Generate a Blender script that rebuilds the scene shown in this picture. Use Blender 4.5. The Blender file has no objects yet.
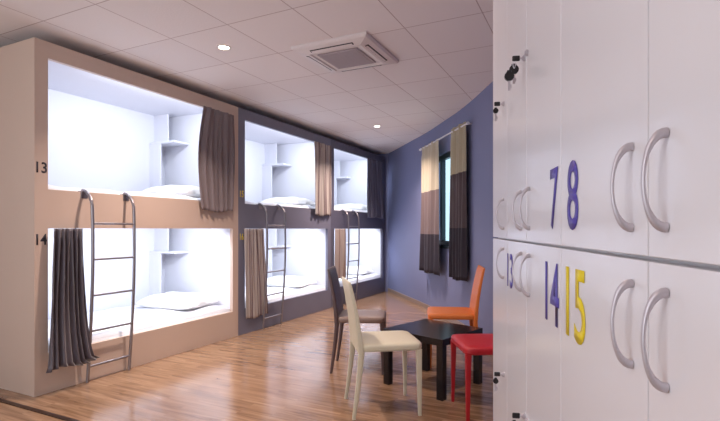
import bpy, bmesh, math, random
from mathutils import Vector, Matrix
random.seed(7)
C = bpy.context.scene.collection
TH = math.radians(26.13); c_, s_ = math.cos(TH), math.sin(TH)
def W(x, y, z=0.0):                       # plan coordinates measured from the viewpoint -> room coordinates
    return Vector((x*c_ - y*s_, x*s_ + y*c_, z))
CEIL = 2.65

# ---------------------------------------------------------------- camera
cam = bpy.data.cameras.new('camera'); co = bpy.data.objects.new('camera', cam); C.objects.link(co)
co.location = (0, 0, 1.2); co.rotation_euler = (math.radians(90), 0, TH)
cam.sensor_width = 36; cam.sensor_fit = 'HORIZONTAL'; cam.lens = 23.75; cam.shift_y = 18.5/720; cam.clip_start = 0.02
bpy.context.scene.camera = co
# ---------------------------------------------------------------- world and exposure
w = bpy.data.worlds.new('world'); bpy.context.scene.world = w; w.use_nodes = True
w.node_tree.nodes['Background'].inputs[0].default_value = (0.72, 0.89, 1.0, 1)
w.node_tree.nodes['Background'].inputs[1].default_value = 1.6
vs = bpy.context.scene.view_settings
vs.view_transform = 'Standard'; vs.look = 'None'; vs.gamma = 1; vs.exposure = 0.0
# ---------------------------------------------------------------- lights of the room, with added fill
def area(name, loc, sx, sy, power, col, rot=(0, 0, 0), spread=180):
    l = bpy.data.lights.new(name, 'AREA'); l.shape = 'RECTANGLE'; l.size = sx; l.size_y = sy
    l.energy = power; l.color = col; l.spread = math.radians(spread)
    o = bpy.data.objects.new(name, l); C.objects.link(o); o.location = loc; o.rotation_euler = rot
    return o
WARM = (1.0, 0.80, 0.70)
DOWN = [(-2.64, 2.92), (-2.73, 6.11), (-0.75, 2.45), (-2.64, -0.3), (-0.75, -0.8)]  # entries after the visible pair are added out of view for fill
DOWN_W = [31, 37, 10, 3, 15]
for (x, y), p in zip(DOWN, DOWN_W):
    area('downlight_lamp', (x, y, CEIL-0.03), 0.09, 0.09, p, WARM, spread=122)
# daylight is an added fill light behind the viewpoint, set at an invented window
area('rear_fill', (-2.3, -3.35, 1.45), 3.2, 2.0, 40, (1.0, 0.84, 0.84), (math.radians(84), 0, 0))
BERTH_W = 16.0
BERTH_COL = (0.84, 0.91, 1.0)

# ---------------------------------------------------------------- materials
def mat(name, col, rough=0.5, metal=0.0, noise=0.0, nscale=8.0, bump=0.0, bscale=60.0, coat=0.0, sheen=0.0, spec=0.5):
    m = bpy.data.materials.new(name); m.use_nodes = True; nt = m.node_tree; N = nt.nodes; L = nt.links
    b = N['Principled BSDF']; b.inputs['Base Color'].default_value = (*col, 1); b.inputs['Roughness'].default_value = rough
    b.inputs['Metallic'].default_value = metal; b.inputs['Coat Weight'].default_value = coat
    b.inputs['Sheen Weight'].default_value = sheen; b.inputs['Specular IOR Level'].default_value = spec
    tc = N.new('ShaderNodeTexCoord')
    n = N.new('ShaderNodeTexNoise'); n.inputs['Scale'].default_value = nscale; n.inputs['Detail'].default_value = 4
    L.new(tc.outputs['Object'], n.inputs['Vector'])
    if noise:
        mx = N.new('ShaderNodeMix'); mx.data_type = 'RGBA'
        mx.inputs['A'].default_value = (*[v*(1-noise) for v in col], 1); mx.inputs['B'].default_value = (*[min(1, v*(1+noise)) for v in col], 1)
        L.new(n.outputs['Fac'], mx.inputs['Factor']); L.new(mx.outputs['Result'], b.inputs['Base Color'])
    if bump:
        n2 = N.new('ShaderNodeTexNoise'); n2.inputs['Scale'].default_value = bscale; n2.inputs['Detail'].default_value = 3
        L.new(tc.outputs['Object'], n2.inputs['Vector'])
        bp = N.new('ShaderNodeBump'); bp.inputs['Strength'].default_value = bump; bp.inputs['Distance'].default_value = 0.01
        L.new(n2.outputs['Fac'], bp.inputs['Height']); L.new(bp.outputs['Normal'], b.inputs['Normal'])
    return m
def emit(name, col, s):
    m = bpy.data.materials.new(name); m.use_nodes = True; nt = m.node_tree
    b = nt.nodes['Principled BSDF']; b.inputs['Base Color'].default_value = (*col, 1)
    b.inputs['Emission Color'].default_value = (*col, 1); b.inputs['Emission Strength'].default_value = s
    return m
M = {}
M['peach'] = mat('cream_board', (0.60, 0.465, 0.385), 0.45, noise=0.03, nscale=3)
M['grey'] = mat('grey_board', (0.185, 0.185, 0.25), 0.45, noise=0.05, nscale=3)
M['slate'] = mat('slate_board', (0.115, 0.112, 0.160), 0.45, noise=0.05, nscale=3)
M['lining'] = mat('white_lining', (0.74, 0.745, 0.815), 0.5, noise=0.01, nscale=2)
M['sheet'] = mat('white_sheet', (0.84, 0.85, 0.90), 0.9, noise=0.02, bump=0.35, bscale=9, sheen=0.2)
M['pillow'] = mat('pillowcase', (0.84, 0.83, 0.83), 0.9, noise=0.02, bump=0.4, bscale=12, sheen=0.2)
M['steel'] = mat('brushed_steel', (0.30, 0.28, 0.30), 0.35, metal=0.85, noise=0.05, nscale=30)
M['chrome'] = mat('satin_chrome', (0.60, 0.56, 0.60), 0.38, metal=0.5)
M['wall'] = mat('blue_paint', (0.195, 0.215, 0.37), 0.6, noise=0.05, nscale=2, bump=0.05, bscale=120)
M['white_wall'] = mat('white_paint', (0.62, 0.52, 0.49), 0.7, noise=0.03, nscale=2)
M['skirting'] = mat('skirting_board', (0.30, 0.22, 0.18), 0.4, noise=0.1)
M['locker'] = mat('locker_white', (0.81, 0.785, 0.81), 0.30, noise=0.02, nscale=1.5, coat=0.45)
M['locker'].node_tree.nodes['Principled BSDF'].inputs['Coat Roughness'].default_value = 0.14
M['gap'] = mat('locker_plinth_grey', (0.30, 0.28, 0.30), 0.6)  # even grey of the recessed plinth
M['purple'] = mat('purple_vinyl', (0.10, 0.075, 0.40), 0.4)
M['yellow'] = mat('yellow_vinyl', (0.85, 0.66, 0.02), 0.4)
M['ink'] = mat('black_vinyl', (0.02, 0.018, 0.03), 0.5)
M['black_plastic'] = mat('black_plastic', (0.012, 0.010, 0.012), 0.4)
M['black_wood'] = mat('black_brown_wood', (0.010, 0.008, 0.010), 0.22, noise=0.1, nscale=20)
M['cream_l'] = mat('cream_leatherette', (0.62, 0.57, 0.43), 0.45, noise=0.04, bump=0.15, bscale=150)
M['brown_l'] = mat('dark_brown_leatherette', (0.085, 0.050, 0.048), 0.4, noise=0.08, bump=0.15, bscale=150)
M['taupe_l'] = mat('taupe_leatherette', (0.20, 0.13, 0.105), 0.4, noise=0.06, bump=0.15, bscale=150)
M['red_l'] = mat('red_leatherette', (0.40, 0.010, 0.018), 0.4, noise=0.05, bump=0.15, bscale=150)
M['orange_l'] = mat('orange_leatherette', (0.72, 0.19, 0.035), 0.42, noise=0.05, bump=0.15, bscale=150)
M['ac'] = mat('ac_plastic', (0.74, 0.68, 0.67), 0.35)
M['ac_grille'] = mat('ac_grille', (0.40, 0.34, 0.36), 0.5)
M['dark_slot'] = mat('dark_slot', (0.03, 0.025, 0.03), 0.6)
M['frame'] = mat('window_frame_teal', (0.015, 0.03, 0.045), 0.4)
M['rod'] = mat('white_rod', (0.75, 0.74, 0.78), 0.3)
M['lamp'] = emit('lamp_glow', (1.0, 0.88, 0.72), 14)
M['led'] = emit('led_glow', (0.9, 0.95, 1.0), 6)
M['trim'] = mat('threshold_trim', (0.035, 0.014, 0.007), 0.45)

def glass():
    m = bpy.data.materials.new('window_glass'); m.use_nodes = True; nt = m.node_tree; N = nt.nodes; L = nt.links
    for n in list(N): N.remove(n)
    o = N.new('ShaderNodeOutputMaterial'); t = N.new('ShaderNodeBsdfTransparent'); g = N.new('ShaderNodeBsdfGlossy')
    t.inputs[0].default_value = (0.86, 0.95, 0.97, 1); g.inputs['Roughness'].default_value = 0.03
    mx = N.new('ShaderNodeMixShader'); mx.inputs[0].default_value = 0.08
    L.new(t.outputs[0], mx.inputs[1]); L.new(g.outputs[0], mx.inputs[2]); L.new(mx.outputs[0], o.inputs[0]); return m
M['glass'] = glass()

def floor_mat():
    m = bpy.data.materials.new('laminate_floor'); m.use_nodes = True; nt = m.node_tree; N = nt.nodes; L = nt.links
    b = N['Principled BSDF']
    tc = N.new('ShaderNodeTexCoord')
    br = N.new('ShaderNodeTexBrick'); br.offset = 0.37; br.inputs['Scale'].default_value = 1.0
    br.inputs['Brick Width'].default_value = 0.62; br.inputs['Row Height'].default_value = 0.075
    br.inputs['Mortar Size'].default_value = 0.0012; br.inputs['Bias'].default_value = 0.0; br.inputs['Mortar Smooth'].default_value = 0.2
    br.inputs['Color1'].default_value = (0, 0, 0, 1); br.inputs['Color2'].default_value = (1, 1, 1, 1); br.inputs['Mortar'].default_value = (0.3, 0.3, 0.3, 1)
    L.new(tc.outputs['Object'], br.inputs['Vector'])
    mp = N.new('ShaderNodeMapping'); mp.inputs['Scale'].default_value = (1.3, 16, 1); L.new(tc.outputs['Object'], mp.inputs['Vector'])
    ad = N.new('ShaderNodeVectorMath'); ad.operation = 'ADD'
    sc = N.new('ShaderNodeVectorMath'); sc.operation = 'SCALE'; sc.inputs['Scale'].default_value = 7.0
    L.new(br.outputs['Color'], sc.inputs[0]); L.new(mp.outputs['Vector'], ad.inputs[0]); L.new(sc.outputs['Vector'], ad.inputs[1])
    n = N.new('ShaderNodeTexNoise'); n.inputs['Scale'].default_value = 1.6; n.inputs['Detail'].default_value = 6; n.inputs['Distortion'].default_value = 0.6
    L.new(ad.outputs['Vector'], n.inputs['Vector'])
    r = N.new('ShaderNodeValToRGB'); e = r.color_ramp.elements
    e[0].position = 0.25; e[0].color = (0.165, 0.082, 0.041, 1); e[1].position = 0.75; e[1].color = (0.47, 0.295, 0.18, 1)
    k = e.new(0.5); k.color = (0.335, 0.197, 0.114, 1)
    L.new(n.outputs['Fac'], r.inputs['Fac'])
    mx = N.new('ShaderNodeMix'); mx.data_type = 'RGBA'; mx.blend_type = 'MULTIPLY'; mx.inputs['Factor'].default_value = 0.45
    r2 = N.new('ShaderNodeValToRGB'); r2.color_ramp.elements[0].color = (0.62, 0.58, 0.55, 1); r2.color_ramp.elements[1].color = (1.0, 1.0, 1.0, 1)
    L.new(br.outputs['Color'], r2.inputs['Fac']); L.new(r.outputs['Color'], mx.inputs['A']); L.new(r2.outputs['Color'], mx.inputs['B'])
    L.new(mx.outputs['Result'], b.inputs['Base Color'])
    b.inputs['Roughness'].default_value = 0.17; b.inputs['Coat Weight'].default_value = 0.25; b.inputs['Coat Roughness'].default_value = 0.15
    bp = N.new('ShaderNodeBump'); bp.inputs['Strength'].default_value = 0.06; bp.inputs['Distance'].default_value = 0.004
    L.new(n.outputs['Fac'], bp.inputs['Height']); L.new(bp.outputs['Normal'], b.inputs['Normal'])
    return m
M['floor'] = floor_mat()

def ceiling_mat():
    m = bpy.data.materials.new('ceiling_tiles'); m.use_nodes = True; nt = m.node_tree; N = nt.nodes; L = nt.links
    b = N['Principled BSDF']; b.inputs['Roughness'].default_value = 0.8
    tc = N.new('ShaderNodeTexCoord'); mp = N.new('ShaderNodeMapping'); mp.inputs['Location'].default_value = (1.22+.555*11, -3.22+6.1, 0)
    L.new(tc.outputs['Object'], mp.inputs['Vector'])
    br = N.new('ShaderNodeTexBrick'); br.offset = 0.0; br.squash = 1.0; br.inputs['Scale'].default_value = 1.0
    br.inputs['Brick Width'].default_value = 0.555; br.inputs['Row Height'].default_value = 0.61; br.inputs['Mortar Size'].default_value = 0.004
    br.inputs['Mortar Smooth'].default_value = 0.3
    br.inputs['Color1'].default_value = (0.82, 0.77, 0.765, 1); br.inputs['Color2'].default_value = (0.86, 0.81, 0.80, 1); br.inputs['Mortar'].default_value = (0.50, 0.41, 0.40, 1)
    L.new(mp.outputs['Vector'], br.inputs['Vector']); L.new(br.outputs['Color'], b.inputs['Base Color'])
    n = N.new('ShaderNodeTexNoise'); n.inputs['Scale'].default_value = 90; L.new(tc.outputs['Object'], n.inputs['Vector'])
    ma = N.new('ShaderNodeMath'); ma.operation = 'MULTIPLY_ADD'; ma.inputs[1].default_value = -3.0
    L.new(br.outputs['Fac'], ma.inputs[0]); L.new(n.outputs['Fac'], ma.inputs[2])
    bp = N.new('ShaderNodeBump'); bp.inputs['Strength'].default_value = 0.25; bp.inputs['Distance'].default_value = 0.004
    L.new(ma.outputs[0], bp.inputs['Height']); L.new(bp.outputs['Normal'], b.inputs['Normal'])
    return m
M['ceiling'] = ceiling_mat()

def band_fabric(name, bands, stripe=None, rough=0.8, sheen=0.1):
    """bands: list of (z from which the colour runs upwards, colour), in object z; stripe: (colour, frequency) woven stripes along U."""
    m = bpy.data.materials.new(name); m.use_nodes = True; nt = m.node_tree; N = nt.nodes; L = nt.links
    b = N['Principled BSDF']; b.inputs['Roughness'].default_value = rough; b.inputs['Sheen Weight'].default_value = sheen
    tc = N.new('ShaderNodeTexCoord'); sp = N.new('ShaderNodeSeparateXYZ'); L.new(tc.outputs['UV'], sp.inputs[0])
    r = N.new('ShaderNodeValToRGB'); r.color_ramp.interpolation = 'CONSTANT'; e = r.color_ramp.elements
    e[0].position = 0; e[0].color = (*bands[0][1], 1); e[1].position = bands[1][0] if len(bands) > 1 else 0.999
    e[1].color = (*(bands[1][1] if len(bands) > 1 else bands[0][1]), 1)
    for p, col in bands[2:]:
        k = e.new(p); k.color = (*col, 1)
    L.new(sp.outputs[1], r.inputs['Fac']); out = r.outputs['Color']
    if stripe:
        s = N.new('ShaderNodeMath'); s.operation = 'MULTIPLY'; s.inputs[1].default_value = stripe[1]; L.new(sp.outputs[0], s.inputs[0])
        f = N.new('ShaderNodeMath'); f.operation = 'FRACT'; L.new(s.outputs[0], f.inputs[0])
        g = N.new('ShaderNodeMath'); g.operation = 'GREATER_THAN'; g.inputs[1].default_value = 0.70; L.new(f.outputs[0], g.inputs[0])
        mx = N.new('ShaderNodeMix'); mx.data_type = 'RGBA'; L.new(g.outputs[0], mx.inputs['Factor']); L.new(out, mx.inputs['A'])
        mx.inputs['B'].default_value = (*stripe[0], 1); out = mx.outputs['Result']
    L.new(out, b.inputs['Base Color'])
    n = N.new('ShaderNodeTexNoise'); n.inputs['Scale'].default_value = 250; L.new(tc.outputs['Object'], n.inputs['Vector'])
    bp = N.new('ShaderNodeBump'); bp.inputs['Strength'].default_value = 0.15; bp.inputs['Distance'].default_value = 0.003
    L.new(n.outputs['Fac'], bp.inputs['Height']); L.new(bp.outputs['Normal'], b.inputs['Normal'])
    return m

# ---------------------------------------------------------------- helpers
def tag(o, label=None, cat=None, group=None, kind=None):
    if label: o['label'] = label
    if cat: o['category'] = cat
    if group: o['group'] = group
    if kind: o['kind'] = kind
    return o
def empty(name, loc, rz=0.0, label=None, cat=None, group=None):
    o = bpy.data.objects.new(name, None); C.objects.link(o); o.location = loc; o.rotation_euler = (0, 0, rz); o.empty_display_size = 0.1
    return tag(o, label, cat, group)
class MB:
    def __init__(s): s.bm = bmesh.new()
    def box(s, x0, x1, y0, y1, z0, z1, bev=0.0, seg=2):
        r = bmesh.ops.create_cube(s.bm, size=1.0); vs = r['verts']
        for v in vs:
            v.co = Vector((x0+(v.co.x+.5)*(x1-x0), y0+(v.co.y+.5)*(y1-y0), z0+(v.co.z+.5)*(z1-z0)))
        if bev:
            es = list({e for v in vs for e in v.link_edges})
            bmesh.ops.bevel(s.bm, geom=es, offset=bev, segments=seg, profile=0.5, affect='EDGES')
        return s
    def tube(s, pts, r, n=10, cap=True, ry=None, up=Vector((0, 0, 1))):
        pts = [Vector(p) for p in pts]; rings = []
        for i, p in enumerate(pts):
            d = (pts[min(i+1, len(pts)-1)] - pts[max(i-1, 0)]).normalized()
            u = up if abs(d.dot(up)) < 0.95 else Vector((0, 1, 0))
            a = d.cross(u).normalized(); b = a.cross(d).normalized()
            ra = r[i] if isinstance(r, (list, tuple)) else r
            rb = (ry[i] if isinstance(ry, (list, tuple)) else ry) if ry else ra
            rings.append([s.bm.verts.new(p + a*math.cos(2*math.pi*k/n)*ra + b*math.sin(2*math.pi*k/n)*rb) for k in range(n)])
        for A, B in zip(rings, rings[1:]):
            for k in range(n): s.bm.faces.new((A[k], A[(k+1) % n], B[(k+1) % n], B[k]))
        if cap: s.bm.faces.new(rings[0][::-1]); s.bm.faces.new(rings[-1])
        return s
    def loft(s, secs, cap=True):
        """secs: list of closed loops of points, same count"""
        R = [[s.bm.verts.new(Vector(p)) for p in L] for L in secs]; n = len(R[0])
        for A, B in zip(R, R[1:]):
            for k in range(n): s.bm.faces.new((A[k], A[(k+1) % n], B[(k+1) % n], B[k]))
        if cap: s.bm.faces.new(R[0][::-1]); s.bm.faces.new(R[-1])
        return s
    def disc(s, c, axis, r, h, n=24):
        c = Vector(c); axis = Vector(axis).normalized(); return s.tube([c, c+axis*h], r, n)
    def build(s, name, m, parent=None, smooth=None, bevel=0.0, local=None):
        bmesh.ops.recalc_face_normals(s.bm, faces=s.bm.faces[:])
        me = bpy.data.meshes.new(name); s.bm.to_mesh(me); s.bm.free()
        o = bpy.data.objects.new(name, me); C.objects.link(o); me.materials.append(m)
        if parent is not None: o.parent = parent
        if bevel:
            b = o.modifiers.new('bevel', 'BEVEL'); b.width = bevel; b.segments = 2; b.limit_method = 'ANGLE'
        if smooth is not None:
            for p in me.polygons: p.use_smooth = True
            try: me.set_sharp_from_angle(angle=math.radians(smooth))
            except Exception: pass
        return o
def sect(cx, cy, z, hx, hy, r=0.3, n=20, e=4.0):      # superellipse section, for upholstered forms
    out = []
    for k in range(n):
        a = 2*math.pi*k/n; ca, sa = math.cos(a), math.sin(a)
        out.append((cx+hx*math.copysign(abs(ca)**(2/e), ca), cy+hy*math.copysign(abs(sa)**(2/e), sa), z))
    return out
def text_mesh(name, txt, w_, h_, m, parent, matrix, weight=0.0):
    cu = bpy.data.curves.new(name, 'FONT'); cu.body = txt; cu.size = 1; cu.extrude = 0.0; cu.offset = weight; cu.resolution_u = 4
    t = bpy.data.objects.new(name, cu); C.objects.link(t)
    dg = bpy.context.evaluated_depsgraph_get(); dg.update()
    me = bpy.data.meshes.new_from_object(t.evaluated_get(dg)); bpy.data.objects.remove(t)
    xs = [v.co.x for v in me.vertices]; ys = [v.co.y for v in me.vertices]
    x0, x1, y0, y1 = min(xs), max(xs), min(ys), max(ys)
    for v in me.vertices:
        v.co = Vector(((v.co.x-x0)/(x1-x0)*w_, (v.co.y-y0)/(y1-y0)*h_, 0))
    me.transform(matrix); me.materials.clear(); me.materials.append(m)
    o = bpy.data.objects.new(name, me); C.objects.link(o); o.parent = parent
    sd = o.modifiers.new('solid', 'SOLIDIFY'); sd.thickness = 0.0006; sd.offset = 0
    return o

# ================================================================ THE SETTING
# curved blue wall, in plan from the far corner to behind the viewpoint
ctrl = [(0.30, 9.75), (0.544, 9.10), (0.78, 8.12), (0.985, 7.22), (1.13, 6.45), (1.245, 5.55), (1.30, 4.69), (1.335, 3.9), (1.31, 3.1), (1.22, 2.5), (1.085, 1.9), (0.92, 0.8), (0.62, -1.2), (0.2, -3.9)]
def catmull(P, n=10):
    out = []
    for i in range(1, len(P)-2):
        p0, p1, p2, p3 = [Vector(q) for q in P[i-1:i+3]]
        for k in range(n):
            t = k/n
            out.append(0.5*((2*p1)+(p2-p0)*t+(2*p0-5*p1+4*p2-p3)*t*t+(3*p1-p0-3*p2+p3)*t**3))
    out.append(Vector(P[-2])); return out
curve = catmull(ctrl)
def u_of(p): return 360+475*p.x/p.y
def find(u):      # wall point lying at a given bearing
    for a, b in zip(curve, curve[1:]):
        if a.y > 2 and (u_of(a)-u)*(u_of(b)-u) <= 0:
            t = (u-u_of(a))/(u_of(b)-u_of(a)); return a.lerp(b, t)
wa, wb = find(430.0), find(457.0)
pts = [p for p in curve if p.y > wa.y+0.02] + [wa, wb] + [p for p in curve if p.y < wb.y-0.02]
wi = pts.index(wa)
WP = [W(p.x, p.y) for p in pts]
WZ0, WZ1 = 0.97, 2.22
def offs(P, d):
    out = []
    for i, p in enumerate(P):
        t = (P[min(i+1, len(P)-1)]-P[max(i-1, 0)]); t.normalize(); out.append(p + Vector((-t.y, t.x, 0))*d)
    return out
WO = offs(WP, 0.16)                 # outer skin: left of travel direction = outside
bm = MB()
def quad(a, b, z0, z1, bmx): 
    vs = [bmx.verts.new((a.x, a.y, z0)), bmx.verts.new((b.x, b.y, z0)), bmx.verts.new((b.x, b.y, z1)), bmx.verts.new((a.x, a.y, z1))]; bmx.faces.new(vs)
for i in range(len(WP)-1):
    zs = [(0, CEIL)] if i != wi else [(0, WZ0), (WZ1, CEIL)]
    for z0, z1 in zs:
        quad(WP[i], WP[i+1], z0, z1, bm.bm); quad(WO[i], WO[i+1], z0, z1, bm.bm)
A, B, AO, BO = WP[wi], WP[wi+1], WO[wi], WO[wi+1]
for z in (WZ0, WZ1):
    bm.bm.faces.new([bm.bm.verts.new((p.x, p.y, z)) for p in (A, B, BO, AO)])
quad(A, AO, WZ0, WZ1, bm.bm); quad(B, BO, WZ0, WZ1, bm.bm)
bmesh.ops.remove_doubles(bm.bm, verts=bm.bm.verts[:], dist=0.0005)
tag(bm.build('wall_right', M['wall']), kind='structure')
# skirting along the curved wall
bm = MB(); IN = offs(WP, -0.015)
bm.loft([[(a.x, a.y, 0), (b.x, b.y, 0), (b.x, b.y, 0.07), (a.x, a.y, 0.07)] for a, b in zip(WP, IN)])
tag(bm.build('baseboard_right', M['skirting'], smooth=30), kind='structure')
XL, XB = -4.68, 8.44
poly = [(p.x, p.y) for p in WP]
poly = [(XL, WP[0].y)] + poly
YB = poly[-1][1]
poly.append((XL, YB))
for nm, z, m, th in (('floor', 0.0, M['floor'], -0.1), ('ceiling', CEIL, M['ceiling'], 0.1)):
    b2 = bmesh.new(); f = b2.faces.new([b2.verts.new((x, y, z)) for x, y in poly])
    r = bmesh.ops.extrude_face_region(b2, geom=[f])
    for v in [g for g in r['geom'] if isinstance(g, bmesh.types.BMVert)]: v.co.z += th
    x = MB(); x.bm.free(); x.bm = b2
    tag(x.build(nm, m), kind='structure')
tag(MB().box(XL-0.1, XL, YB, WP[0].y+0.1, 0, CEIL).build('wall_left', M['white_wall']), kind='structure')
tag(MB().box(XL, WP[0].x+0.1, WP[0].y, WP[0].y+0.1, 0, CEIL).build('wall_far', M['wall']), kind='structure')
xr = WP[-1].x
bm = MB().box(XL, -3.95, YB-0.1, YB, 0, CEIL).box(-0.65, xr, YB-0.1, YB, 0, CEIL).box(-3.95, -0.65, YB-0.1, YB, 0, 0.4).box(-3.95, -0.65, YB-0.1, YB, 2.5, CEIL)
tag(bm.build('wall_back', M['white_wall']), kind='structure')  # unseen rear wall, its opening invented to let soft fill in
bpy.data.objects['rear_fill'].location = (-2.3, YB+0.02, 1.45)
bm = MB()
for x0, x1, z0, z1 in ((-3.95, -0.65, 0.4, 0.46), (-3.95, -0.65, 2.44, 2.5), (-3.95, -3.89, 0.46, 2.44), (-0.71, -0.65, 0.46, 2.44), (-2.33, -2.27, 0.46, 2.44)):
    bm.box(x0, x1, YB-0.07, YB-0.02, z0, z1)
wbk = tag(bm.build('window_added', M['frame']), kind='structure')  # unseen window, added to go with the fill light
MB().box(-3.89, -0.71, YB-0.05, YB-0.045, 0.46, 2.44).build('window_glass', M['glass'], wbk)
# dark threshold strip across the floor beside the first bunk
tag(MB().box(XL, 0.0, 1.858, 1.890, 0, 0.006).build('trim_1', M['trim']), kind='structure')

# window in the curved wall
d = (B-A); wl = d.length; ang = math.atan2(d.y, d.x)
win = tag(empty('window_1', (A.x, A.y, 0), ang), kind='structure')     # local x along the wall, local +y outside
fy0, fy1 = 0.03, 0.09
bm = MB()
for x0, x1, z0, z1 in ((0, wl, WZ0, WZ0+.07), (0, wl, WZ1-.07, WZ1), (0, .07, WZ0+.07, WZ1-.07), (wl-.07, wl, WZ0+.07, WZ1-.07), (wl*.36-.035, wl*.36+.035, WZ0+.07, WZ1-.07)):
    bm.box(x0, x1, fy0, fy1, z0, z1)
bm.build('window_frame', M['frame'], win, bevel=0.004)
MB().box(.06, wl-.06, .055, .061, WZ0+.06, WZ1-.06).build('window_pane', M['glass'], win)
MB().box(-.0, wl, -.02, .03, WZ0-.03, WZ0).build('window_sill', M['frame'], win, bevel=0.003)

# ================================================================ BUNKS
XF, XBK = -3.58, -4.66
def bunk(Y0, Y1, mL, mR, m, label, nums, ncol, npos):
    t = empty('bunk_bed', (XF, Y0, 0), 0, label, 'bunk bed', 'built-in two-berth bunk units along the left wall')
    L = Y1-Y0; T = 0.04; H = 2.57; D = XBK-XF
    b = MB()
    b.box(-T, 0, 0.0005, mL, 0, H).box(-T, 0, L-mR, L-.0005, 0, H)
    b.box(-T, 0, mL, L-mR, 0, 0.285).box(-T, 0, mL, L-mR, 1.205, 1.49).box(-T, 0, mL, L-mR, 2.45, H)
    b.build('front_frame', m, t)
    MB().box(D, -T, 0.001, 0.03, 0, H).build('side_panel', m, t)
    MB().box(D, -T, L-0.03, L-.001, 0, H).build('side_panel', m, t)
    MB().box(D, -T, 0.03, L-0.03, H-.02, H).build('top_panel', m, t)
    # white lined berths
    for z0, z1 in ((0.0, 0.0), (1, 1)):
        lo, hi = (0.20, 1.25) if z0 == 0 else (1.40, 2.545)
        b = MB().box(D, D+.02, .03, L-.03, lo, hi).box(D+.02, -T, .03, .045, lo, hi).box(D+.02, -T, L-mR+.005, L-.03, lo, hi)
        b.box(D+.02, -T, .045, L-mR+.005, hi-.012, hi).box(D+.02, -T, .045, L-mR+.005, lo-.02, lo)
        b.build('berth_lining', M['lining'], t)
        # corner shelf at the head end
        yE = L-mR+.005; zs = lo+0.72 if z0 == 0 else lo+0.78
        sh = MB().box(D+.02, D+.42, yE-.22, yE, zs, zs+.025).build('corner_shelf', M['lining'], t, bevel=0.004)
        MB().box(D+.02, D+.20, yE-.22, yE-.20, lo+.15, zs).build('shelf_support', M['lining'], sh)
        MB().box(D+.02, D+.24, yE-.15, yE-.13, zs+.025, hi-.013).build('shelf_upright', M['lining'], sh)
        # strip light tucked up behind the fascia
        zl = 2.533 if z0 else 1.238
        if z0: hd = -T-.012
        else: hd = -T-.012
        MB().box(hd-.035, hd, L-1.6, L-.3, zl-.022, zl, bev=.004).build('strip_light', M['lining'], t)
        a = area('berth_lamp', (XF+hd-.045, Y0+L-.95, zl-.03), 0.04, 1.3, BERTH_W*(.95 if z0 else 1.05), BERTH_COL, (0, math.radians(36), 0), 175)
    rot = Matrix(((0, 0, 1, 0), (1, 0, 0, 0), (0, 1, 0, 0), (0, 0, 0, 1)))   # text x -> +Y, text y -> +Z, normal +X
    for txt, z in nums:
        text_mesh('berth_number', txt, (.074 if len(nums) and npos < .026 else .062), (.08 if npos < .026 else .075), ncol, t, Matrix.Translation((0.0010, npos, z)) @ rot, 0.018)
    return t
bunk(2.02, 4.19, .095, .09, M['peach'], 'cream-white two-berth bunk unit nearest the viewer, numbered 13 and 14', [('13', 1.605), ('14', 1.085)], M['ink'], .013)
bunk(4.19, 6.29, .115, .09, M['grey'], 'mauve-grey two-berth bunk unit in the middle of the run, striped curtains', [('15', 1.56), ('16', 1.075)], M['yellow'], .03)
bunk(6.29, 8.39, .10, .13, M['slate'], 'dark slate two-berth bunk unit at the far end by the blue wall', [], M['yellow'], .02)

def mattress(Y0, Y1, z0, z1, label, seed):
    rnd = random.Random(seed)
    t = empty('mattress', ((XF+XBK)/2, (Y0+Y1)/2, z0), 0, label, 'mattress', 'white sheeted mattresses in the berths')
    hx = (XF-.045-(XBK+.025))/2; hy = (Y1-Y0)/2; h = z1-z0
    bm = MB(); nx, ny = 26, 52; ph = [rnd.uniform(0, 6) for _ in range(6)]
    def P(i, j, top):
        x = -hx+2*hx*i/nx; y = -hy+2*hy*j/ny; z = 0
        if top:
            ex = min(i, nx-i)/nx*2*hx; ey = min(j, ny-j)/ny*2*hy; e = min(ex, ey, .05)/.05
            z = h-.03*(1-e)**2 + .006*math.sin(x*9+ph[0]+2*math.sin(y*3+ph[1]))*math.sin(y*5+ph[2]) + .004*math.sin(y*23+x*15+ph[3])*math.sin(x*17+ph[4])
            if i > nx*.8: z += .006*math.sin(y*14+ph[5])
        return Vector((x, y, z))
    g = [[bm.bm.verts.new(P(i, j, True)) for j in range(ny+1)] for i in range(nx+1)]
    for i in range(nx):
        for j in range(ny): bm.bm.faces.new((g[i][j], g[i+1][j], g[i+1][j+1], g[i][j+1]))
    ring = [g[i][0] for i in range(nx+1)]+[g[nx][j] for j in range(1, ny+1)]+[g[i][ny] for i in range(nx-1, -1, -1)]+[g[0][j] for j in range(ny-1, 0, -1)]
    low = [bm.bm.verts.new((v.co.x, v.co.y, 0)) for v in ring]
    for k in range(len(ring)):
        bm.bm.faces.new((ring[k], low[k], low[(k+1) % len(ring)], ring[(k+1) % len(ring)]))
    bm.bm.faces.new(low)
    bm.build('mattress_body', M['sheet'], t, smooth=60)
    # fitted sheet hem: a thin piping along the front edge
    MB().tube([(hx-.004, -hy+.03+2*(hy-.03)*k/30, h-.045+.003*math.sin(k*1.3)) for k in range(31)], .005, 6).build('sheet_hem', M['sheet'], t, smooth=60)
    return t
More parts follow.
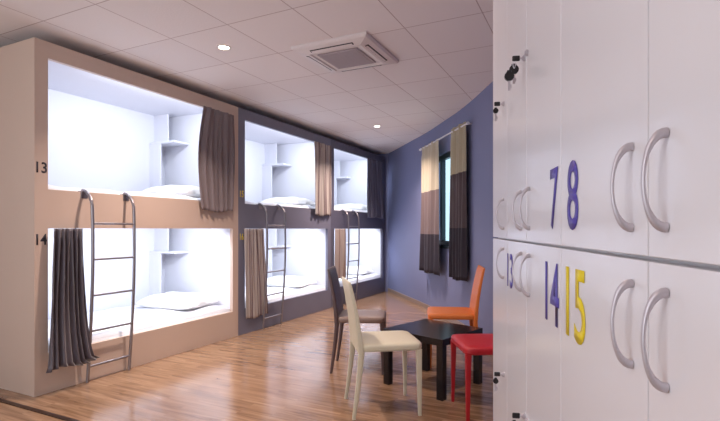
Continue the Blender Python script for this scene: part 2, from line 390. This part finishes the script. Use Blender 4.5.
def pillow(x, y, z, rz, label, s=1.0, seed=0):
    rnd = random.Random(seed); bm = MB(); nu, nv = 28, 18; hx, hy, hz = .24*s, .33*s, .10
    def P(i, j, sg):
        a = -1+2*i/nu; b = -1+2*j/nv
        pin = 1-.06*(a*a*b*b)
        xx = hx*b*(1-.07*(1-a*a)**1*0+.05*abs(a)**3); yy = hy*a*(1+.04*abs(b)**3)
        t = ((1-a**4)*(1-b**4))
        t = max(t, 0)**.55
        zz = hz*t*(1 if sg > 0 else .55)+.006*math.sin(a*7+seed)*math.sin(b*6+seed*2)*t
        return Vector((xx, yy, sg*zz))
    for sg in (1, -1):
        g = [[bm.bm.verts.new(P(i, j, sg)) for j in range(nv+1)] for i in range(nu+1)]
        for i in range(nu):
            for j in range(nv): bm.bm.faces.new((g[i][j], g[i+1][j], g[i+1][j+1], g[i][j+1]))
    bmesh.ops.remove_doubles(bm.bm, verts=bm.bm.verts[:], dist=.0015)
    o = bm.build('pillow', M['pillow'], smooth=70); o.location = (x, y, z+.046); o.rotation_euler = (0, 0, rz)
    return tag(o, label, 'pillow', 'white pillows at the head of the berths')
BK = [('nearest cream bunk', 2.02, 4.19), ('middle grey bunk', 4.19, 6.29), ('far slate bunk', 6.29, 8.39)]
for k, (nm, Y0, Y1) in enumerate(BK):
    mL = .05; mR = .10 if k < 2 else .14
    mattress(Y0+mL, Y1-mR+.003, .2005, .355, 'white sheeted mattress on the lower berth of the '+nm, k*2)
    mattress(Y0+mL, Y1-mR+.003, 1.4005, 1.53, 'white sheeted mattress on the upper berth of the '+nm, k*2+1)
    pillow(-4.08, Y1-mR-.30, .350, math.pi/2+.10-.06*k, 'plump white pillow on the lower berth of the '+nm, 1.05, k*3+1)
    pillow(-4.10, Y1-mR-.29, 1.525, math.pi/2-.06, 'white pillow on the upper berth of the '+nm, 1.05, k*3+2)

# ================================================================ CURTAINS
def curtain(name, org, ax, nrm, z0, z1, wfun, folds, amp, offf, m, label, group, seed=0, nz=36, gather=None):
    """org: plan point; ax: unit direction along the rail; nrm: direction into the room; wfun(v) -> (a0, a1) extents at height fraction v (0 bottom, 1 top); offf(v) -> offset along nrm"""
    rnd = random.Random(seed); ax = Vector(ax); nrm = Vector(nrm); org = Vector(org)
    bm = MB(); nu = folds*10; uvl = bm.bm.loops.layers.uv.new('UVMap'); ph = rnd.uniform(0, 6); ph2 = rnd.uniform(0, 6)
    g = []
    for j in range(nz+1):
        v = j/nz; a0, a1 = wfun(v); row = []
        for i in range(nu+1):
            u = i/nu; uu = u+.018*math.sin(u*9+ph+v*2.0)
            am = amp*(.55+.45*math.sin(v*3.1+ph)**2 + .35*(1-v))*(.8+.3*math.sin(u*11+ph2))
            if v > .93: am *= .6
            dn = am*math.sin(2*math.pi*folds*uu+ .5*math.sin(v*4+ph2)) + amp*.35*math.sin(2*math.pi*folds*.5*uu+ph+v*3)
            zz = z0+(z1-z0)*v + (.012*math.sin(u*8+ph)*(1-v)**6)
            p = org+ax*(a0+(a1-a0)*u)+nrm*(offf(v)+dn); row.append((bm.bm.verts.new((p.x, p.y, zz)), u, v))
        g.append(row)
    for j in range(nz):
        for i in range(nu):
            q = (g[j][i], g[j][i+1], g[j+1][i+1], g[j+1][i]); f = bm.bm.faces.new([a[0] for a in q])
            for lp, a in zip(f.loops, q): lp[uvl].uv = (a[1], a[2])
    o = bm.build(name, m, smooth=80)
    sd = o.modifiers.new('thick', 'SOLIDIFY'); sd.thickness = .003; sd.offset = 0
    return tag(o, label, 'curtain', group)
def lerp(a, b, t): return a+(b-a)*t
F_mauve = band_fabric('mauve_brown_curtain', [(0, (0.205, 0.165, 0.175))], rough=.6)
F_plum = band_fabric('plum_grey_curtain', [(0, (0.070, 0.055, 0.070))], rough=.42, sheen=.5)
F_stripe = band_fabric('beige_striped_curtain', [(0, (0.45, 0.40, 0.38))], stripe=((0.19, 0.14, 0.145), 9), rough=.7)
F_slate = band_fabric('slate_curtain', [(0, (0.15, 0.15, 0.20))], rough=.6)
F_beige = band_fabric('beige_curtain', [(0, (0.38, 0.32, 0.30))], stripe=((0.26, 0.18, 0.16), 7), rough=.7)
GC = 'privacy curtains of the bunk berths'
xo = XF
def hang(v):   # hooked just inside the opening at the top, falling in front of the board below
    return lerp(.055, -.0, max(0, (v-.93)/.07)) 
AX, NR = (0, 1, 0), (1, 0, 0)
curtain('curtain', (xo, 0, 0), AX, NR, 1.385, 2.445, lambda v: (lerp(3.60, 3.515, math.sin(math.pi*min(1, v*.9+.08)))+.02*v, lerp(4.06, 4.09, math.sin(math.pi*v))), 7, .020, lambda v: .05, F_mauve, 'mauve-brown curtain bunched at the right of the upper cream berth, number 13', GC, 1)
curtain('curtain', (xo, 0, 0), AX, NR, .185, 1.203, lambda v: (lerp(2.040, 2.125, v**.5), lerp(2.44, 2.35, v**.2)), 7, .020, lambda v: .05+.065*(1-v)**3, F_plum, 'dark plum-grey curtain bunched at the left of the lower cream berth, number 14', GC, 2)
curtain('curtain', (xo, 0, 0), AX, NR, 1.395, 2.445, lambda v: (5.74+.02*math.sin(3*v), 6.235), 6, .018, lambda v: .045, F_stripe, 'beige and brown striped curtain bunched at the right of the upper grey berth', GC, 3)
curtain('curtain', (xo, 0, 0), AX, NR, .17, 1.203, lambda v: (4.27, lerp(4.70, 4.62, v)), 6, .013, lambda v: .028, F_stripe, 'beige and brown striped curtain bunched at the left of the lower grey berth', GC, 4)
curtain('curtain', (xo, 0, 0), AX, NR, 1.40, 2.445, lambda v: (7.53-.04*v, lerp(8.22, 8.12, v)), 6, .018, lambda v: .045, F_slate, 'dark slate curtain at the right of the upper slate berth', GC, 5)
curtain('curtain', (xo, 0, 0), AX, NR, .42, 1.203, lambda v: (6.36, 6.72), 5, .013, lambda v: .028, F_beige, 'plain beige curtain at the left of the lower slate berth, behind the ladder', GC, 6)

# window curtains on a straight rod in front of the curved wall
RA = W(0.985-.10, 7.20); RB = W(1.245-.09, 5.62); rd = (RB-RA).normalized(); rn = Vector((rd.y, -rd.x, 0))
if rn.dot(W(0, 5)-RA) < 0: rn = -rn
def bear(u, P=RA, dd=rd):     # distance along the rod at a bearing
    t = (u-360)/475; e = W(t, 1); # ray
    return (P.x*e.y-P.y*e.x)/(-(dd.x*e.y-dd.y*e.x))
a0, a1, b0, b1 = bear(421.5), bear(439), bear(450.5), bear(466)
cream, olive, taupe, dark = (0.50, 0.44, 0.33), (0.42, 0.37, 0.26), (0.16, 0.115, 0.115), (0.020, 0.013, 0.024)
F_w = band_fabric('three_band_curtain', [(0, dark), (.30, taupe), (.63, cream)], rough=.7, sheen=.03)
F_w2 = band_fabric('three_band_curtain_olive', [(0, dark), (.335, (0.075, 0.050, 0.055)), (.69, olive)], rough=.7, sheen=.03)
GW = 'three-band curtains on the window rod'
curtain('window_curtain', RA, rd, rn, .58, 2.40, lambda v: (a0-.02*(1-v), a1-.01), 5, .022, lambda v: .0, F_w, 'left window curtain in cream, taupe and dark plum bands', GW, 7)
curtain('window_curtain', RA, rd, rn, .60, 2.42, lambda v: (b0, b1), 5, .022, lambda v: .0, F_w2, 'right window curtain in olive-cream, brown and near-black bands', GW, 8)
rodt = empty('curtain_rod', (RA.x, RA.y, 0), 0, 'thin white curtain rod over the window in the blue wall', 'curtain rod')
def rl(s, z, off=0): p = rd*s+rn*off; return (p.x, p.y, z)
MB().tube([rl(a0-.06, 2.385), rl(b1+.05, 2.385)], .009, 10).build('rod', M['rod'], rodt, smooth=40)
for s in (a0-.06, b1+.05): MB().disc(rl(s-.012, 2.385), rd, .018, .024, 14).build('finial', M['rod'], rodt, smooth=40)
for s in (a0-.03, b1+.02): MB().tube([rl(s, 2.385), rl(s, 2.385, -.10)], .006, 8).build('bracket', M['rod'], rodt, smooth=40)

# ================================================================ LADDERS
def ladder(Yl, label):
    t = empty('ladder', (XF, Yl, 0), 0, label, 'ladder', 'curved steel ladders hooked on the bunks')
    def prof(z): return .040+.065*math.sin(math.pi*z/2.1)
    for y in (0, .37):
        pts = [(prof(z), y, z) for z in [0.004+k*.075 for k in range(19)]]
        zt = pts[-1][2]; xt = pts[-1][0]
        for k in range(1, 8):
            a = k/7*math.pi*.5; pts.append((xt-(xt+.022)*(1-math.cos(a)), y, zt+(1.502-zt)*math.sin(a)))
        MB().tube(pts, .0125, 12).build('side_rail', M['steel'], t, smooth=40)
        hk = MB().box(-.040, .006, y-.028, y+.028, 1.4915, 1.4975).box(.0005, .006, y-.028, y+.028, 1.44, 1.4915)
        hk.build('hook_plate', M['steel'], t, bevel=.002)
    for k in range(5):
        z = .126+k*.279; MB().tube([(prof(z), .006, z), (prof(z), .364, z)], .0095, 10).build('rung', M['steel'], t, smooth=40)
    return t
ladder(2.39, 'curved steel ladder on the cream bunk, nearest the viewer')
ladder(4.58, 'curved steel ladder on the middle grey bunk')
ladder(6.68, 'curved steel ladder on the far slate bunk')

# ================================================================ LOCKERS
LO = W(.5405, 1.93); dl = W(-.1483, -.9889); la = math.atan2(dl.y, dl.x)
def lpt(x, y=0, z=0):     # locker frame -> room: x along the fronts towards the viewer, +y into the cabinet
    ca, sa = math.cos(la), math.sin(la); return Vector((LO.x+x*ca-y*sa, LO.y+x*sa+y*ca, z))
seams = [0, .36, .6856, 1.022, 1.395, 1.749]
LH = 2.30; LD = .46
numrot = Matrix(((1, 0, 0, 0), (0, 0, 1, 0), (0, 1, 0, 0), (0, 0, 0, 1)))
def handle_mesh(x, zc, parent):
    bm = MB(); n = 22; pts = []; ra = []; rb = []
    for k in range(n+1):
        a = math.pi*k/n; e = abs(math.cos(a))
        pts.append((x, -.001-.0235*math.sin(a)**.9, zc-.0505*math.cos(a)*1.0)); 
        ra.append(lerp(.0021, .0056, e**3)); rb.append(lerp(.0030, .0050, e**3))
    bm.tube(pts, ra, 12, ry=rb, up=Vector((1, 0, 0)))
    return bm.build('handle', M['chrome'], parent, smooth=50)
def lock_mesh(x, z, parent):
    return MB().disc((x, 0, z), (0, -1, 0), .0085, .006, 20).disc((x, -.006, z), (0, -1, 0), .006, .003, 20).build('lock', M['chrome'], parent, smooth=40)
HZU, HZL = 1.252, 1.082
cols = {  # column: (handle x, upper number, lower number, number x0, widths)
    0: (.293, None, None, None), 1: (.622, None, ('13', .372, .105, 1.013, .109, 'purple'), None),
    2: (.731, ('7', .942, .062, 1.200, .124, 'purple'), ('14', .898, .112, 1.004, .127, 'purple'), None),
    3: (1.354, ('8', 1.068, .066, 1.198, .124, 'purple'), ('15', 1.060, .112, 1.004, .127, 'yellow'), None),
    4: (1.442, None, None, None)}
units = [([0], 'white locker cabinet farthest from the viewer, one column of doors beside the red chair'),
         ([1, 2], 'white locker cabinet with purple 13, 7 and 14 on its doors'),
         ([3, 4], 'nearest white locker cabinet, doors marked purple 8 and yellow 15')]
for ci, lab in units:
    xa, xb = seams[ci[0]], seams[ci[-1]+1]
    p = lpt(xa); t = empty('locker_cabinet', (p.x, p.y, 0), la, lab, 'locker', 'white locker cabinets')
    wd = xb-xa
    MB().box(.0008, wd-.0008, .02, LD, .07, LH).build('carcass', M['locker'], t)
    MB().box(.01, wd-.01, .05, LD-.02, 0, .07).build('plinth', M['gap'], t)
    for c in ci:
        dx0, dx1 = seams[c]-xa+.0015, seams[c+1]-xa-.0015; hx = cols[c][0]-xa
        for upper in (True, False):
            z0, z1 = (1.168, LH-.003) if upper else (.075, 1.1625)
            dr = MB().box(dx0, dx1, 0, .018, z0, z1, bev=.0012).build('door', M['locker'], t)
            handle_mesh(hx, HZU if upper else HZL, dr)
            lx = {0: .30, 1: .668, 2: .705, 3: 1.377, 4: 1.42}[c]-xa
            lock_mesh(lx, (1.631 if c == 0 else 1.657) if upper else .70, dr)
            nb = cols[c][1] if upper else cols[c][2]
            if nb:
                n = text_mesh('door_number', nb[0], nb[2], nb[4], M[nb[5]], dr, Matrix.Translation((nb[1]-xa, -.0010, nb[3])) @ numrot, .012)
                n['label'] = nb[5]+' number '+nb[0]
def keys(x, z, label, big):
    p = lpt(x, -.0095, z); t = empty('key_ring', p, la, label, 'keys', 'keys hanging in the locker locks')
    MB().tube([(0, 0, 0), (0, -.014, 0)], .0022, 8).build('key_shank', M['chrome'], t, smooth=40)
    MB().box(-.003, .003, -.024, -.004, -.0075, .0075, bev=.0028).build('key_head', M['black_plastic'], t)
    n = 20; R = .0125
    MB().tube([(.0, -.019+R*.25*math.sin(2*math.pi*k/n), -.0135+R*math.cos(2*math.pi*k/n)) for k in range(n+1)], .0011, 6).build('ring', M['chrome'], t, smooth=40)
    hang_ = [(-.004, -.019, -.026), (.008, -.033, -.047)] if big else [(0, -.019, -.022)]
    for i, (dx, dy, dz) in enumerate(hang_):
        R2 = .0125 if big else .009
        h = MB().tube([(dx-.004, dy, dz-R2*.2), (dx+.004, dy, dz-R2*.2)], R2, 14).box(dx-.0035, dx+.0035, dy-R2*.5, dy+R2*.5, dz-R2*.4, dz+R2*1.1, bev=.002)
        hh = h.build('hanging_key_head', M['black_plastic'], t, smooth=40)
        MB().box(dx-.001, dx+.001, dy-.003, dy+.003, dz-R2-.028, dz-R2*.8).box(dx-.001, dx+.001, dy+.003, dy+.006, dz-R2-.022, dz-R2-.012).build('key_blade', M['chrome'], hh)
keys(.30, 1.631, 'small black-headed key in the upper lock of the farthest locker column', False)
keys(.668, 1.657, 'largest bunch of black-headed keys, in the upper lock of the second locker column', True)
keys(.30, .70, 'small black-headed key in the lower lock of the farthest locker column', False)
keys(.668, .70, 'black-headed key in the lower lock below number 13, at the bottom edge of the photo', False)

# ================================================================ TABLE
tc = W(.567, 3.69); tb = empty('coffee_table', (tc.x, tc.y, 0), TH+math.radians(46), 'low square black coffee table between the four chairs', 'table')
MB().box(-.275, .275, -.275, .275, .380, .430, bev=.003).build('tabletop', M['black_wood'], tb)
for sx in (-1, 1):
    for sy in (-1, 1):
        MB().box(sx*.247-.026, sx*.247+.026, sy*.247-.026, sy*.247+.026, 0, .380, bev=.002).build('leg', M['black_wood'], tb)

# ================================================================ CHAIRS
def chair(cx, cy, deg, seatm, legm, backm, label, sh=.47):
    p = W(cx, cy); t = empty('dining_chair', (p.x, p.y, 0), TH+math.radians(deg), label, 'chair', 'leatherette dining chairs around the low table')
    hw = .205
    # seat: upholstered slab, slightly domed, front at +x
    secs = []
    for z, k in ((sh-.050, .93), (sh-.046, .985), (sh-.034, 1.0), (sh-.016, 1.0), (sh-.005, .975), (sh+.000, .90), (sh+.003, .6)):
        secs.append([(x*k+.005, y*k, z) for x, y, _ in sect(0, 0, z, .205, hw, n=36, e=9)])
    MB().loft(secs).build('seat', seatm, t, smooth=50)
    sm = MB().tube([(x+.005, y, sh-.034) for x, y, _ in sect(0, 0, 0, .2055, hw+.0005, n=36, e=9)]+[(.2105, 0, sh-.034)], .0018, 6)
    sm.build('seam_piping', seatm, bpy.data.objects[t.name].children[0] if t.children else t, smooth=50)
    # backrest: swept panel leaning back, gently narrowing, rear legs run on below it
    def bx(z):
        s = max(0, (z-(sh-.05))/(.876-(sh-.05))); return -.195-.030*s-.045*s*s
    secs = []
    N = 16
    for k in range(N+1):
        z = lerp(sh-.05, .861, k/N); s = k/N
        th = lerp(.020, .0125, s); w2 = lerp(hw, hw-.012, s)
        if k == N: th *= .7; w2 *= .99
        secs.append(sect(bx(z), 0, z, th, w2, n=28, e=7))
    secs.append([(x, y*.985, .865) for x, y, _ in sect(bx(.865), 0, 0, .004, hw-.018, n=28, e=7)])
    bk = MB().loft(secs).build('backrest', backm, t, smooth=50)
    for sy in (-1, 1):
        MB().loft([sect(lerp(.185, .190, q), sy*lerp(.182, .188, q), lerp(sh-.045, 0, q), lerp(.019, .0105, q), lerp(.019, .0105, q), n=12, e=5) for q in (0, .3, .6, 1)]).build('leg', legm, t, smooth=40)
        MB().loft([sect(-.190-.05*q**1.3, sy*lerp(.184, .190, q), lerp(sh-.045, 0, q), lerp(.020, .011, q), lerp(.018, .0105, q), n=12, e=5) for q in (0, .25, .5, .75, 1)]).build('leg', legm, t, smooth=40)
    return t
chair(.168, 3.216, 9.0, M['cream_l'], M['cream_l'], M['cream_l'], 'cream leatherette dining chair in front of the low black table')
chair(.015, 4.12, -5, M['taupe_l'], M['brown_l'], M['brown_l'], 'dark brown dining chair with taupe seat, behind the cream chair')
chair(.845, 3.13, 183, M['red_l'], M['red_l'], M['red_l'], 'red leatherette dining chair half hidden by the white lockers')
chair(.82, 4.275, 173, M['orange_l'], M['orange_l'], M['orange_l'], 'orange leatherette dining chair beyond the table, by the blue wall')

# ================================================================ CEILING FITTINGS
ac = empty('air_conditioner', (-1.822, 3.475, CEIL), 0, 'square white cassette air conditioner set in the tiled ceiling', 'air conditioner')
b = MB(); h = .33
b.loft([[(sx*k, sy*k, z) for sx, sy in ((-1, -1), (1, -1), (1, 1), (-1, 1))] for k, z in ((h, -.0005), (h, -.018), (h-.012, -.030), (h-.095, -.050), (h-.105, -.050), (h-.11, -.040))], cap=False)
b.bm.faces.new([b.bm.verts.new((sx*(h-.11), sy*(h-.11), -.040)) for sx, sy in ((-1, -1), (1, -1), (1, 1), (-1, 1))])
b.build('panel', M['ac'], ac)
b = MB(); gq = h-.15
b.box(-gq, gq, -gq, gq, -.050, -.0405, bev=.004)
for k in range(13):
    y = -gq+.03+k*(2*gq-.06)/12; b.box(-gq+.02, gq-.02, y-.004, y+.004, -.0535, -.050)
b.build('intake_grille', M['ac_grille'], ac)
for k in range(4):
    a = k*math.pi/2; ca, sa = round(math.cos(a)), round(math.sin(a))
    b = MB(); r0, r1, hl = h-.078, h-.050, .19
    pts = [(r0, -hl, -.0476), (r1, -hl, -.0405), (r1, hl, -.0405), (r0, hl, -.0476)]
    lo = [(x*ca-y*sa, x*sa+y*ca, z) for x, y, z in pts]
    b.loft([lo, [(x, y, z+.004) for x, y, z in lo]])
    sl = b.build('air_outlet', M['dark_slot'], ac)
    b = MB(); pts = [(r0+.004, -hl+.01, -.0500), (r1-.008, -hl+.01, -.0460), (r1-.008, hl-.01, -.0460), (r0+.004, hl-.01, -.0500)]
    lo = [(x*ca-y*sa, x*sa+y*ca, z) for x, y, z in pts]
    b.loft([lo, [(x, y, z+.0015) for x, y, z in lo]]); b.build('louver', M['ac'], sl)
labs = ['round recessed downlight glowing in the ceiling before the cream bunk', 'round recessed downlight glowing in the ceiling near the far bunks']
for i, (x, y) in enumerate(DOWN):
    t = empty('downlight', (x, y, CEIL), 0, labs[i] if i < 2 else 'unseen downlight added to the ceiling out of view for fill light', 'downlight', 'recessed ceiling downlights')
    n = 28; b = MB()
    b.loft([[(r*math.cos(2*math.pi*k/n), r*math.sin(2*math.pi*k/n), z) for k in range(n)] for r, z in ((.058, -.0005), (.056, -.007), (.046, -.009), (.040, -.004))], cap=False)
    b.build('trim_ring', M['ac'], t, smooth=40)
    MB().disc((0, 0, -.001), (0, 0, -1), .040, .003, 24).build('lamp_face', M['lamp'], t, smooth=40)
